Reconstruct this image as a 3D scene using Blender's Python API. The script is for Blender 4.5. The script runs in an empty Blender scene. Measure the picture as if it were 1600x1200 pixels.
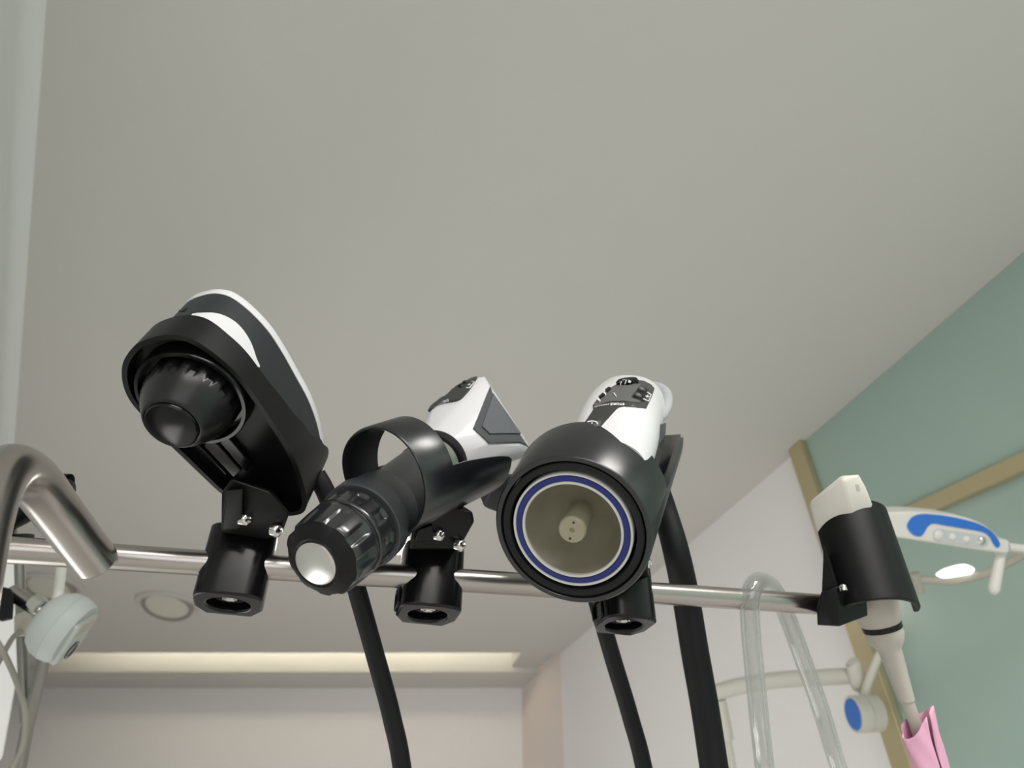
import bpy, bmesh, math, random
from mathutils import Vector, Matrix
from mathutils.bvhtree import BVHTree
from mathutils.geometry import delaunay_2d_cdt

random.seed(7)
SC = bpy.context.scene
COL = SC.collection
R = math.radians
PI = math.pi

# ---------------------------------------------------------------- camera
F = 1111.0                       # focal length in pixels of a 1600 x 1200 frame
PITCH = R(37.0)
CAM = Vector((0.0, 0.0, 1.5))
CEIL = 2.6
cam_data = bpy.data.cameras.new('camera')
cam_data.sensor_width = 36.0
cam_data.lens = 36.0 * F / 1600.0
cam_data.clip_start = 0.01
cam_data.dof.use_dof = True
cam_data.dof.focus_distance = 0.445
cam_data.dof.aperture_fstop = 10.0
cam = bpy.data.objects.new('camera', cam_data)
cam.location = CAM
cam.rotation_euler = (R(90) + PITCH, 0, 0)
COL.objects.link(cam)
SC.camera = cam
CX = Vector((1, 0, 0))
CY = Vector((0, -math.sin(PITCH), math.cos(PITCH)))
CZ = Vector((0, math.cos(PITCH), math.sin(PITCH)))      # forward

# ---------------------------------------------------------------- light
world = bpy.data.worlds.new('world')
SC.world = world
world.use_nodes = True
bg = world.node_tree.nodes['Background']
bg.inputs['Color'].default_value = (1.0, 0.985, 0.96, 1)
bg.inputs['Strength'].default_value = 0.98

def area(name, loc, target, sx, sy, power, color=(1, 0.98, 0.95)):
    l = bpy.data.lights.new(name, 'AREA')
    l.shape = 'RECTANGLE'; l.size = sx; l.size_y = sy
    l.energy = power; l.color = color
    o = bpy.data.objects.new(name, l)
    o.location = loc
    o.rotation_euler = (Vector(target) - Vector(loc)).to_track_quat('-Z', 'Y').to_euler()
    COL.objects.link(o)
    return o
area('ceiling_lamp_panel', (0.75, -0.35, CEIL - 0.03), (0.75, -0.35, 0), 0.5, 0.5, 27)
area('rear_ceiling_lamp_panel', (0.35, -1.3, CEIL - 0.03), (0.35, -1.3, 0), 1.2, 0.6, 46)
area('daylight_from_rear_window', (0.5, -3.2, 1.4), (0.5, 3, 2.4), 3.0, 1.8, 38, (0.97, 0.99, 1.0))
area('added_low_side_fill', (-1.21, 1.43, 0.60), (0.50, 2.45, 1.0), 1.8, 0.9, 30, (1.0, 0.985, 0.97))  # added fill below the view, brightens the ceiling and right wall; no window there

SC.view_settings.view_transform = 'Standard'
SC.view_settings.look = 'None'
SC.view_settings.gamma = 1.0
SC.view_settings.use_curve_mapping = False
SC.view_settings.exposure = -0.78

# ---------------------------------------------------------------- helpers
def ray(x, y):
    return CX * ((x - 800) / F) + CY * ((600 - y) / F) + CZ
def P(x, y, d):
    return CAM + ray(x, y) * d
def on_plane(x, y, o, n):
    r = ray(x, y)
    return CAM + r * ((o - CAM).dot(n) / r.dot(n))
def axis_from(x, y, ex, ey, deg):
    """unit axis leaning DEG away from the line of sight at (x, y), towards image direction (ex right, ey up)"""
    v = ray(x, y).normalized()
    e = CX * ex + CY * ey
    e = (e - v * e.dot(v)).normalized()
    return v * math.cos(R(deg)) + e * math.sin(R(deg))
def lin(c):
    return tuple(((v / 255) / 12.92 if v / 255 <= 0.04045 else ((v / 255 + 0.055) / 1.055) ** 2.4) for v in c)

MATS = {}
def mat(name, rgb, rough=0.5, metal=0.0, spec=0.5, bump=0.0, scale=200.0, vary=0.0, coat=0.0, trans=0.0, ior=1.45, emit=0.0, alpha=1.0):
    m = bpy.data.materials.new(name)
    m.use_nodes = True
    nt = m.node_tree
    b = nt.nodes['Principled BSDF']
    c = lin(rgb) + (1,)
    b.inputs['Base Color'].default_value = c
    b.inputs['Roughness'].default_value = rough
    b.inputs['Metallic'].default_value = metal
    b.inputs['Specular IOR Level'].default_value = spec
    b.inputs['Coat Weight'].default_value = coat
    b.inputs['Coat Roughness'].default_value = 0.08
    b.inputs['Transmission Weight'].default_value = trans
    b.inputs['IOR'].default_value = ior
    b.inputs['Alpha'].default_value = alpha
    if emit:
        b.inputs['Emission Color'].default_value = c
        b.inputs['Emission Strength'].default_value = emit
    tc = nt.nodes.new('ShaderNodeTexCoord')
    n = nt.nodes.new('ShaderNodeTexNoise')
    n.inputs['Scale'].default_value = scale
    n.inputs['Detail'].default_value = 4
    nt.links.new(tc.outputs['Object'], n.inputs['Vector'])
    if bump:
        bp = nt.nodes.new('ShaderNodeBump')
        bp.inputs['Strength'].default_value = bump
        bp.inputs['Distance'].default_value = 0.0005
        nt.links.new(n.outputs['Fac'], bp.inputs['Height'])
        nt.links.new(bp.outputs['Normal'], b.inputs['Normal'])
    if vary:
        mr = nt.nodes.new('ShaderNodeMapRange')
        mr.inputs['To Min'].default_value = max(0, rough - vary)
        mr.inputs['To Max'].default_value = rough + vary
        nt.links.new(n.outputs['Fac'], mr.inputs['Value'])
        nt.links.new(mr.outputs['Result'], b.inputs['Roughness'])
    MATS[name] = m
    return m

mat('ceiling_paint', (211, 209, 204), 0.9, bump=0.05, scale=30)
mat('wall_pink', (238, 227, 221), 0.85, bump=0.05, scale=40)
mat('wall_paint', (246, 243, 243), 0.85, bump=0.05, scale=40)
mat('wall_paint_grey', (232, 235, 233), 0.85, bump=0.05, scale=40)
mat('floor_vinyl', (213, 211, 207), 0.5, scale=8, vary=0.08)
mat('green_glass', (166, 188, 178), 0.2, spec=0.5, coat=0.0, scale=3, vary=0.04)
mat('brass', (194, 182, 146), 0.4, metal=0.45, scale=60, vary=0.08)
mat('steel', (176, 171, 166), 0.27, metal=1.0)
mat('steel_dull', (150, 147, 142), 0.38, metal=1.0, scale=400, vary=0.03)
mat('chrome', (215, 214, 210), 0.12, metal=1.0, scale=200, vary=0.05)
mat('disc_metal', (214, 212, 208), 0.3, metal=1.0, scale=160, vary=0.03)
mat('knob_gloss', (34, 34, 37), 0.22, spec=1.0, scale=300)
mat('black_anodised', (20, 22, 25), 0.28, spec=1.0, bump=0.06, scale=1800)
mat('black_gloss', (12, 12, 14), 0.2, spec=0.4, scale=200)
mat('black_plastic', (12, 12, 14), 0.42, spec=0.32, bump=0.04, scale=1500)
mat('black_rubber', (16, 17, 19), 0.6, spec=0.35, bump=0.05, scale=900)
mat('knob_black', (24, 24, 25), 0.3, spec=0.5, scale=300, vary=0.05)
mat('charcoal_plastic', (40, 43, 46), 0.5, spec=0.4, bump=0.05, scale=1200)
mat('grip_grey', (98, 101, 104), 0.55, spec=0.4, bump=0.25, scale=2500)
mat('grip_dark', (78, 80, 83), 0.5, spec=0.4, bump=0.1, scale=1500)
mat('panel_dark', (58, 58, 58), 0.4, spec=0.45, scale=400)
mat('panel_grey', (92, 92, 92), 0.45, spec=0.45, scale=400)
mat('collar_grey', (62, 63, 66), 0.45, spec=0.45, bump=0.08, scale=1500)
mat('tube_grey', (52, 53, 54), 0.4, spec=0.45, scale=900)
mat('white_plastic', (224, 223, 225), 0.25, spec=0.5, coat=0.2, scale=200)
mat('white_print', (240, 240, 240), 0.5)
mat('ring_white', (205, 205, 200), 0.4)
mat('ring_blue', (34, 42, 112), 0.35, spec=0.5)
mat('dish_beige', (158, 154, 141), 0.5, scale=60, vary=0.1)
mat('nub_cream', (186, 182, 164), 0.45)
mat('probe_cream', (216, 213, 203), 0.38, bump=0.04, scale=900)
mat('probe_grey', (186, 180, 170), 0.5, bump=0.08, scale=500)
mat('pink_film', (236, 178, 204), 0.45, spec=0.4, bump=0.5, scale=60)
mat('lamp_white', (224, 221, 214), 0.4)
mat('lamp_cream', (206, 203, 192), 0.45)
mat('lamp_blue', (52, 116, 205), 0.4)
mat('head_pale', (184, 191, 187), 0.5)
mat('arm_grey', (176, 172, 160), 0.45)
mat('lens_dark', (40, 42, 44), 0.2, coat=0.5)
mat('cable_grey', (150, 146, 138), 0.55)
mat('white_glow', (255, 253, 248), 0.5, emit=2.6)
mat('panel_light', (255, 252, 244), 0.5, emit=22.0)
mat('strip_light', (255, 247, 226), 0.5, emit=52.0)
mat('downlight_glass', (214, 212, 200), 0.35)
mat('downlight_rim', (203, 200, 194), 0.5)
mat('downlight_gap_shade', (150, 147, 139), 0.6)
mat('window_clear', (198, 201, 201), 0.08, coat=0.6)

def thin_glass(name, tint, fac, rough=0.03):
    m = bpy.data.materials.new(name)
    m.use_nodes = True
    nt = m.node_tree
    for n in list(nt.nodes):
        nt.nodes.remove(n)
    out = nt.nodes.new('ShaderNodeOutputMaterial')
    t = nt.nodes.new('ShaderNodeBsdfTransparent'); t.inputs['Color'].default_value = lin(tint) + (1,)
    g = nt.nodes.new('ShaderNodeBsdfGlossy'); g.inputs['Roughness'].default_value = rough
    fr = nt.nodes.new('ShaderNodeFresnel'); fr.inputs['IOR'].default_value = fac
    mx = nt.nodes.new('ShaderNodeMixShader')
    nt.links.new(fr.outputs[0], mx.inputs[0])
    nt.links.new(t.outputs[0], mx.inputs[1]); nt.links.new(g.outputs[0], mx.inputs[2])
    nt.links.new(mx.outputs[0], out.inputs[0])
    MATS[name] = m
thin_glass('membrane', (236, 235, 228), 1.16, 0.22)

def hose_material():
    m = bpy.data.materials.new('hose_clear')
    m.use_nodes = True
    nt = m.node_tree
    for n in list(nt.nodes): nt.nodes.remove(n)
    out = nt.nodes.new('ShaderNodeOutputMaterial')
    t = nt.nodes.new('ShaderNodeBsdfTransparent'); t.inputs['Color'].default_value = (0.97, 0.975, 0.97, 1)
    g = nt.nodes.new('ShaderNodeBsdfGlossy'); g.inputs['Roughness'].default_value = 0.06
    d = nt.nodes.new('ShaderNodeBsdfTranslucent'); d.inputs['Color'].default_value = (0.85, 0.86, 0.85, 1)
    lw = nt.nodes.new('ShaderNodeLayerWeight'); lw.inputs['Blend'].default_value = 0.35
    a = nt.nodes.new('ShaderNodeMixShader'); a.inputs[0].default_value = 0.7
    b = nt.nodes.new('ShaderNodeMixShader')
    mr = nt.nodes.new('ShaderNodeMapRange'); mr.inputs['To Min'].default_value = 0.14; mr.inputs['To Max'].default_value = 0.96
    nt.links.new(g.outputs[0], a.inputs[1]); nt.links.new(d.outputs[0], a.inputs[2])
    nt.links.new(lw.outputs['Facing'], mr.inputs['Value'])
    nt.links.new(mr.outputs['Result'], b.inputs[0])
    nt.links.new(t.outputs[0], b.inputs[1]); nt.links.new(a.outputs[0], b.inputs[2])
    nt.links.new(b.outputs[0], out.inputs[0])
    MATS['hose_clear'] = m
hose_material()
mat('clear_bumper', (222, 224, 226), 0.2, trans=0.55, ior=1.3)

def prop(o, label=None, cat=None, group=None, kind=None):
    if label: o['label'] = label
    if cat: o['category'] = cat
    if group: o['group'] = group
    if kind: o['kind'] = kind
    return o
def thing(name, loc, label, cat, group=None):
    o = bpy.data.objects.new(name, None)
    o.empty_display_size = 0.02
    o.location = loc
    COL.objects.link(o)
    return prop(o, label, cat, group)

def link(name, bm, m, parent=None, bevel=0.0, seg=3, sharp=35, subsurf=0, weld=True):
    if weld:
        bmesh.ops.remove_doubles(bm, verts=bm.verts, dist=1e-6)
    bmesh.ops.recalc_face_normals(bm, faces=bm.faces)
    o_loc = Vector((0, 0, 0))
    me = bpy.data.meshes.new(name)
    if bm.verts:
        lo = Vector([min(v.co[i] for v in bm.verts) for i in range(3)])
        hi = Vector([max(v.co[i] for v in bm.verts) for i in range(3)])
        o_loc = (lo + hi) / 2
        for v in bm.verts:
            v.co -= o_loc
    bm.to_mesh(me); bm.free()
    me.polygons.foreach_set('use_smooth', [True] * len(me.polygons))
    if not bevel:
        me.set_sharp_from_angle(angle=R(sharp))
    me.materials.append(MATS[m])
    o = bpy.data.objects.new(name, me)
    COL.objects.link(o)
    o.location = o_loc
    if parent is not None:
        o.parent = parent
        base = Vector((0, 0, 0)); p = parent
        while p is not None:
            base += p.location; p = p.parent
        o.location = o_loc - base
    if bevel:
        b = o.modifiers.new('bevel', 'BEVEL')
        b.width = bevel; b.segments = seg; b.limit_method = 'ANGLE'; b.angle_limit = R(28)
        b.harden_normals = False
        if subsurf == 0:
            me.set_sharp_from_angle(angle=R(75))
    if subsurf:
        s = o.modifiers.new('subsurf', 'SUBSURF'); s.levels = subsurf; s.render_levels = subsurf
    return o

def basis(a, hint=None):
    a = a.normalized()
    h = hint if hint is not None else CX
    e1 = (h - a * h.dot(a)).normalized()
    return e1, a.cross(e1)            # e1, e2

def ring_faces(bm, r0, r1, closed=True):
    n = len(r0)
    for i in range(n if closed else n - 1):
        j = (i + 1) % n
        try:
            bm.faces.new((r0[i], r0[j], r1[j], r1[i]))
        except ValueError:
            pass

def lathe(bm, o, a, prof, seg=64, hint=None, mod=None, closed_profile=False):
    """prof = (t along a, radius); radius 0 closes to a point"""
    a = a.normalized(); e1, e2 = basis(a, hint)
    rings = []
    for k, (t, r) in enumerate(prof):
        if r <= 1e-7:
            v = bm.verts.new(o + a * t)
            rings.append([v] * seg)
            continue
        row = []
        for i in range(seg):
            th = 2 * PI * i / seg
            rr = r * mod(th, k) if mod else r
            row.append(bm.verts.new(o + a * t + e1 * (rr * math.cos(th)) + e2 * (rr * math.sin(th))))
        rings.append(row)
    seq = list(zip(rings, rings[1:]))
    if closed_profile:
        seq.append((rings[-1], rings[0]))
    for r0, r1 in seq:
        for i in range(seg):
            j = (i + 1) % seg
            vs = []
            for v in (r0[i], r0[j], r1[j], r1[i]):
                if v not in vs:
                    vs.append(v)
            if len(vs) >= 3:
                try:
                    bm.faces.new(vs)
                except ValueError:
                    pass
    return rings

def catmull(pts, n=6, closed=False):
    out = []
    m = len(pts)
    rng = range(m if closed else m - 1)
    for i in rng:
        if closed:
            p0, p1, p2, p3 = pts[i - 1], pts[i], pts[(i + 1) % m], pts[(i + 2) % m]
        else:
            p0, p1, p2, p3 = pts[max(i - 1, 0)], pts[i], pts[i + 1], pts[min(i + 2, m - 1)]
        for k in range(n):
            t = k / n
            out.append(tuple(0.5 * (2 * b + (c - a) * t + (2 * a - 5 * b + 4 * c - d) * t * t + (3 * b - a - 3 * c + d) * t ** 3)
                             for a, b, c, d in zip(p0, p1, p2, p3)))
    if not closed:
        out.append(tuple(pts[-1]))
    return out

def tube(bm, pts, r, seg=20, cap=True, smooth=6, flat=None):
    """pts: 3D vectors; r: number or list per control point"""
    if not isinstance(r, (list, tuple)):
        r = [r] * len(pts)
    data = [tuple(p) + (rr,) for p, rr in zip(pts, r)]
    if smooth > 1 and len(pts) > 2:
        data = catmull(data, smooth)
    c = [Vector(q[:3]) for q in data]; rad = [q[3] for q in data]
    prev = None; rings = []
    for i, p in enumerate(c):
        t = (c[min(i + 1, len(c) - 1)] - c[max(i - 1, 0)]).normalized()
        if prev is None:
            h = Vector((0, 0, 1)) if abs(t.z) < 0.9 else Vector((1, 0, 0))
            e1 = (h - t * h.dot(t)).normalized()
        else:
            e1 = (prev - t * prev.dot(t)).normalized()
        prev = e1
        e2 = t.cross(e1)
        rings.append([bm.verts.new(p + e1 * rad[i] * math.cos(2 * PI * k / seg) + e2 * rad[i] * math.sin(2 * PI * k / seg)) for k in range(seg)])
    for a, b in zip(rings, rings[1:]):
        ring_faces(bm, a, b)
    if cap:
        bm.faces.new(rings[0]); bm.faces.new(rings[-1])
    return rings

def prism(bm, outline, extr):
    """closed outline of 3D points, extruded by the vector"""
    a = [bm.verts.new(p) for p in outline]
    b = [bm.verts.new(p + extr) for p in outline]
    ring_faces(bm, a, b)
    bm.faces.new(a); bm.faces.new(b)

def box(bm, o, ex, ey, ez, sx, sy, sz):
    ex, ey, ez = ex.normalized(), ey.normalized(), ez.normalized()
    vs = [bm.verts.new(o + ex * (sx / 2 * i) + ey * (sy / 2 * j) + ez * (sz / 2 * k)) for i in (-1, 1) for j in (-1, 1) for k in (-1, 1)]
    for f in ((0, 1, 3, 2), (4, 6, 7, 5), (0, 4, 5, 1), (2, 3, 7, 6), (0, 2, 6, 4), (1, 5, 7, 3)):
        bm.faces.new([vs[i] for i in f])

def ball(bm, o, rx, ry, rz, ex=CX, ey=CY, ez=CZ, u=20, v=12):
    rows = []
    for i in range(v + 1):
        ph = PI * i / v
        if i in (0, v):
            q = bm.verts.new(o + ez * (rz * math.cos(ph)))
            rows.append([q] * u)
        else:
            rows.append([bm.verts.new(o + ex * (rx * math.sin(ph) * math.cos(2 * PI * k / u)) + ey * (ry * math.sin(ph) * math.sin(2 * PI * k / u)) + ez * (rz * math.cos(ph))) for k in range(u)])
    for a, b in zip(rows, rows[1:]):
        for k in range(u):
            j = (k + 1) % u
            vs = []
            for q in (a[k], a[j], b[j], b[k]):
                if q not in vs:
                    vs.append(q)
            bm.faces.new(vs)

def hull(bm, pts):
    for p in pts:
        bm.verts.new(p)
    r = bmesh.ops.convex_hull(bm, input=bm.verts)
    junk = [g for g in r['geom_interior'] + r['geom_unused'] if isinstance(g, bmesh.types.BMVert)]
    bmesh.ops.delete(bm, geom=list(set(junk)), context='VERTS')
    bmesh.ops.dissolve_limit(bm, angle_limit=R(4), verts=bm.verts, edges=bm.edges)

# ---- reliefs that lie on another surface (panels, prints): outlines are cast on to the body they belong to
def bvh_of(*objs):
    bpy.context.view_layer.update()
    dg = bpy.context.evaluated_depsgraph_get()
    vs, fs = [], []
    for o in objs:
        e = o.evaluated_get(dg); me = e.to_mesh()
        off = len(vs)
        vs += [o.matrix_world @ v.co for v in me.vertices]
        fs += [[off + i for i in p.vertices] for p in me.polygons]
        e.to_mesh_clear()
    return BVHTree.FromPolygons(vs, fs)
def cast(bvh, x, y, guess=0.5):
    d = ray(x, y).normalized()
    loc, nor, _, _ = bvh.ray_cast(CAM, d)
    if loc is None:
        loc, nor, _, _ = bvh.find_nearest(P(x, y, guess))
    if nor.dot(d) > 0:
        nor = -nor
    return loc, nor
def relief(bm, poly, bvh, h=0.0006, guess=0.5, step=4.0, base=0.0006):
    xs = [p[0] for p in poly]; ys = [p[1] for p in poly]
    pts = [Vector(p[:2]) for p in poly]
    n = len(pts)
    def inside(x, y):
        c = False
        for i in range(n):
            a, b = poly[i], poly[i - 1]
            if (a[1] > y) != (b[1] > y) and x < (b[0] - a[0]) * (y - a[1]) / (b[1] - a[1]) + a[0]:
                c = not c
        return c
    y = min(ys) + step / 2
    while y < max(ys):
        x = min(xs) + step / 2
        while x < max(xs):
            if inside(x, y):
                pts.append(Vector((x, y)))
            x += step
        y += step
    co, ed, fa, *_ = delaunay_2d_cdt(pts, [(i, (i + 1) % n) for i in range(n)], [list(range(n))], 1, 1e-5)
    mid = sum((Vector(c) for c in co), Vector((0, 0))) / len(co)
    hits = []
    for c in co:
        q = Vector(c)
        for _ in range(24):                                  # stay on the body at its outline
            if bvh.ray_cast(CAM, ray(q.x, q.y).normalized())[0] is not None:
                break
            q = q + (mid - q).normalized() * 0.6
        hits.append(cast(bvh, q.x, q.y, guess))
    top = [bm.verts.new(l + nn * h) for l, nn in hits]
    bot = [bm.verts.new(l - nn * base) for l, nn in hits]
    cnt = {}
    for f in fa:
        try:
            bm.faces.new([top[i] for i in f]); bm.faces.new([bot[i] for i in reversed(f)])
        except ValueError:
            continue
        for a, b in zip(f, f[1:] + f[:1]):
            k = (min(a, b), max(a, b)); cnt[k] = cnt.get(k, 0) + 1
    for (a, b), c in cnt.items():
        if c == 1:
            bm.faces.new((top[a], top[b], bot[b], bot[a]))
def stroke(pts, w):
    L, Rr = [], []
    for i, p in enumerate(pts):
        a = Vector(pts[max(i - 1, 0)]); b = Vector(pts[min(i + 1, len(pts) - 1)])
        t = (b - a).normalized(); nn = Vector((-t.y, t.x)) * (w / 2)
        L.append(tuple(Vector(p) + nn)); Rr.append(tuple(Vector(p) - nn))
    return L + Rr[::-1]
def lettering(bm, text, path, height, bvh, h=0.0004, guess=0.5, bold=0.0):
    """text along a pixel polyline; letter tops point to the left of... the side given by a negative height"""
    cu = bpy.data.curves.new('t', 'FONT'); cu.body = text; cu.size = 1.0; cu.offset = bold
    ob = bpy.data.objects.new('t', cu); COL.objects.link(ob)
    bpy.context.view_layer.update()
    dg = bpy.context.evaluated_depsgraph_get()
    me = ob.evaluated_get(dg).to_mesh()
    vs = [v.co.copy() for v in me.vertices]; fs = [list(p.vertices) for p in me.polygons]
    ob.evaluated_get(dg).to_mesh_clear()
    bpy.data.objects.remove(ob); bpy.data.curves.remove(cu)
    x0 = min(v.x for v in vs); x1 = max(v.x for v in vs); yt = max(v.y for v in vs)
    path = [Vector(p) for p in path]
    ls = [(b - a).length for a, b in zip(path, path[1:])]; tot = sum(ls)
    new = []
    for v in vs:
        s = (v.x - x0) / (x1 - x0) * tot
        for a, b, l in zip(path, path[1:], ls):
            if s <= l + 1e-6:
                break
            s -= l
        t = (b - a).normalized(); up = Vector((t.y, -t.x))
        q = a + t * s + up * (v.y / yt * height)
        loc, nn = cast(bvh, q.x, q.y, guess)
        new.append(bm.verts.new(loc + nn * h))
    for f in fs:
        try:
            bm.faces.new([new[i] for i in f])
        except ValueError:
            pass

# ================================================================ THE ROOM
def ceil_pt(x, y, z=CEIL):
    r = ray(x, y)
    return CAM + r * ((z - CAM.z) / r.z)
UP = Vector((0, 0, 1))
def structure(name, bm, m, **k):
    return prop(link(name, bm, m, **k), kind='structure')

RW_A = ceil_pt(875, 1022); RW_B = ceil_pt(1600, 402)          # right wall meets the ceiling
RW_DIR = (RW_B - RW_A).normalized()                             # towards the camera
RW_N = Vector((-RW_DIR.y, RW_DIR.x, 0))
if RW_N.dot(CAM - RW_A) < 0: RW_N = -RW_N                       # into the room
RW_END = RW_A + RW_DIR * 5.2
def rw(x, y, off=0.0):
    return on_plane(x, y, RW_A + RW_N * off, RW_N)
LW_A = ceil_pt(40, 0); LW_B = ceil_pt(6, 680)
LW_DIR = (LW_B - LW_A).normalized()
EDGE = ceil_pt(460, 1020).y                                     # front edge of the light slot
FAR = ceil_pt(460, 1050).y
BACK = FAR + 0.34
LWF = LW_A + LW_DIR * ((BACK + 0.6 - LW_A.y) / LW_DIR.y)
LWN = LW_A - LW_DIR * ((LW_A.y - 0.1) / LW_DIR.y)
bm = bmesh.new()
box(bm, Vector((0.3, 0.6, -0.05)), CX, Vector((0, 1, 0)), UP, 9, 11, 0.1)
structure('floor', bm, 'floor_vinyl')

# ceiling slab, cut away for the light slot
S0 = ceil_pt(84, 1020); S1 = ceil_pt(820, 1020); S2 = ceil_pt(800, 1049); S3 = ceil_pt(60, 1052)
T = 0.12
bm = bmesh.new()
def quad_slab(bm, pts, z0=CEIL, t=T):
    prism(bm, [Vector((p.x, p.y, z0)) for p in pts], UP * t)
X0, X1 = -4.2, 4.8
quad_slab(bm, [Vector((X0, -2.4, 0)), Vector((X1, -2.4, 0)), Vector((X1, EDGE, 0)), Vector((X0, EDGE, 0))])
quad_slab(bm, [Vector((S1.x, EDGE, 0)), Vector((X1, EDGE, 0)), Vector((X1, FAR, 0)), Vector((S2.x, FAR, 0))], CEIL + 0.03)
quad_slab(bm, [Vector((X0, EDGE, 0)), Vector((S0.x, EDGE, 0)), Vector((S3.x, FAR, 0)), Vector((X0, FAR, 0))], CEIL + 0.03)
quad_slab(bm, [Vector((X0, FAR, 0)), Vector((X1, FAR, 0)), Vector((X1, BACK + 0.8, 0)), Vector((X0, BACK + 0.8, 0))])
quad_slab(bm, [Vector((X0, EDGE - 0.3, 0)), Vector((X1, EDGE - 0.3, 0)), Vector((X1, FAR + 0.1, 0)), Vector((X0, FAR + 0.1, 0))], CEIL + 0.2, 0.05)
structure('ceiling', bm, 'ceiling_paint', weld=False)
# the light strip lies hidden on top of the near lip of the slot
bm = bmesh.new()
box(bm, Vector(((S0.x + S1.x) / 2, EDGE - 0.10, CEIL + 0.135)), CX, Vector((0, 1, 0)), UP, (S1.x - S0.x) * 0.98, 0.03, 0.025)
strip = link('cove_light_strip', bm, 'strip_light')
prop(strip, 'warm light strip hidden in the ceiling slot at the far end', 'light strip')

# far wall and the pier beside it
W1 = on_plane(816, 1100, Vector((0, BACK, 0)), Vector((0, 1, 0)))
bm = bmesh.new()
prism(bm, [Vector((X0, BACK, 0)), Vector((W1.x, BACK, 0)), Vector((W1.x, BACK + 0.1, 0)), Vector((X0, BACK + 0.1, 0))], UP * (CEIL + 0.03))
structure('wall_back', bm, 'wall_paint')
RWC = RW_A
bm = bmesh.new()
prism(bm, [Vector((W1.x, BACK, 0)), Vector((RWC.x, RWC.y, 0)), Vector((RWC.x + 0.3, RWC.y + 0.4, 0)), Vector((W1.x + 0.25, BACK + 0.2, 0))], UP * (CEIL + 0.06))
structure('wall_pier', bm, 'wall_pink')
o = RW_END - RW_N * 0.1
bm = bmesh.new()
prism(bm, [Vector((p.x, p.y, 0)) for p in (RWC, RW_END, RW_END - RW_N * 0.12, RWC - RW_N * 0.12)], UP * (CEIL + 0.06))
structure('wall_right', bm, 'wall_paint')
LN = Vector((LW_DIR.y, -LW_DIR.x, 0))
if LN.dot(CAM - LW_A) < 0: LN = -LN
bm = bmesh.new()
rc = 0.035
prof = [Vector((0, 0))]
out = []
for base in (LWN, LWF):
    row = []
    for k in range(9):
        th = (PI / 2) * k / 8
        q = base + LN * (rc - rc * math.cos(th)); q = Vector((q.x, q.y, CEIL - rc + rc * math.sin(th) + 0.001))
        row.append(q)
    row = [Vector((base.x, base.y, 0))] + row + [Vector((base.x, base.y, CEIL + 0.05)) - LN * 0.1, Vector((base.x, base.y, 0)) - LN * 0.1]
    out.append([bm.verts.new(q) for q in row])
ring_faces(bm, out[0], out[1]); bm.faces.new(out[0]); bm.faces.new(out[1])
structure('wall_left', bm, 'wall_paint_grey')

# green glass panel with brass profiles on the right wall
g = [rw(1252, 705, 0.012), rw(1420, 1200, 0.012)]
gdir = (g[1] - g[0])
gtop = g[0] + gdir * ((CEIL - 0.001 - g[0].z) / gdir.z)
gbot = g[0] + gdir * ((0.9 - g[0].z) / gdir.z)
far_t = RW_END + RW_N * 0.012
bm = bmesh.new()
prism(bm, [gtop, gbot, Vector((far_t.x, far_t.y, 0.9)), Vector((far_t.x, far_t.y, CEIL - 0.001))], -RW_N * 0.012)
structure('window_1', bm, 'green_glass')
def brass_bar(name, a, b, w, t):
    d = (b - a).normalized(); s = d.cross(RW_N).normalized()
    bm = bmesh.new()
    prism(bm, [a - s * w / 2, b - s * w / 2, b + s * w / 2, a + s * w / 2], RW_N * t)
    return structure(name, bm, 'brass', bevel=0.002, seg=2)
px_m = (rw(1252, 740) - rw(1275, 740)).length
brass_bar('trim_1', g[0] + gdir * ((CEIL - 0.002 - g[0].z) / gdir.z), gbot, px_m * 0.88, 0.02)
ha, hb = rw(1400, 818, 0.012), rw(1600, 727, 0.012)
hd = (hb - ha).normalized()
bar_start = g[0] + gdir * 0.25
brass_bar('trim_2', ha - hd * 0.05, hb + hd * 1.2, (rw(1590, 718) - rw(1590, 752)).length * 0.82, 0.02)

# round downlights in the ceiling
def downlight(x, y, rad, label, tilt):
    c = ceil_pt(x, y)
    t = thing('downlight', c, label, 'ceiling light', 'round downlights in the ceiling')
    ax = Vector((0, -math.sin(tilt), -math.cos(tilt)))
    bm = bmesh.new()
    lathe(bm, c, -UP, [(-0.03, rad * 1.22), (0.006, rad * 1.22), (0.012, rad * 1.17), (0.012, rad * 0.98), (-0.03, rad * 0.96)], 48)
    link('outer_trim', bm, 'downlight_rim', t)
    bm = bmesh.new()
    lathe(bm, c - UP * 0.018, ax, [(-0.02, rad * 0.99), (0.004, rad * 0.99), (0.008, rad * 0.95), (0.008, rad * 0.86), (-0.004, rad * 0.84)], 48)
    link('inner_ring', bm, 'downlight_gap_shade', t)  # darker tone put into the ring as shade of the gap round the diffuser
    bm = bmesh.new()
    lathe(bm, c - UP * 0.018, ax, [(-0.02, 0), (-0.018, rad * 0.85), (0.0, rad * 0.85), (0.003, rad * 0.5), (0.004, 0)], 48)
    link('diffuser', bm, 'downlight_glass', t)
downlight(263, 941, 0.108, 'round unlit ceiling downlight in plain view just left of the tray holder clamp', R(14))
downlight(80, 912, 0.10, 'round unlit ceiling downlight half hidden behind the steel stand at left', R(14))

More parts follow.
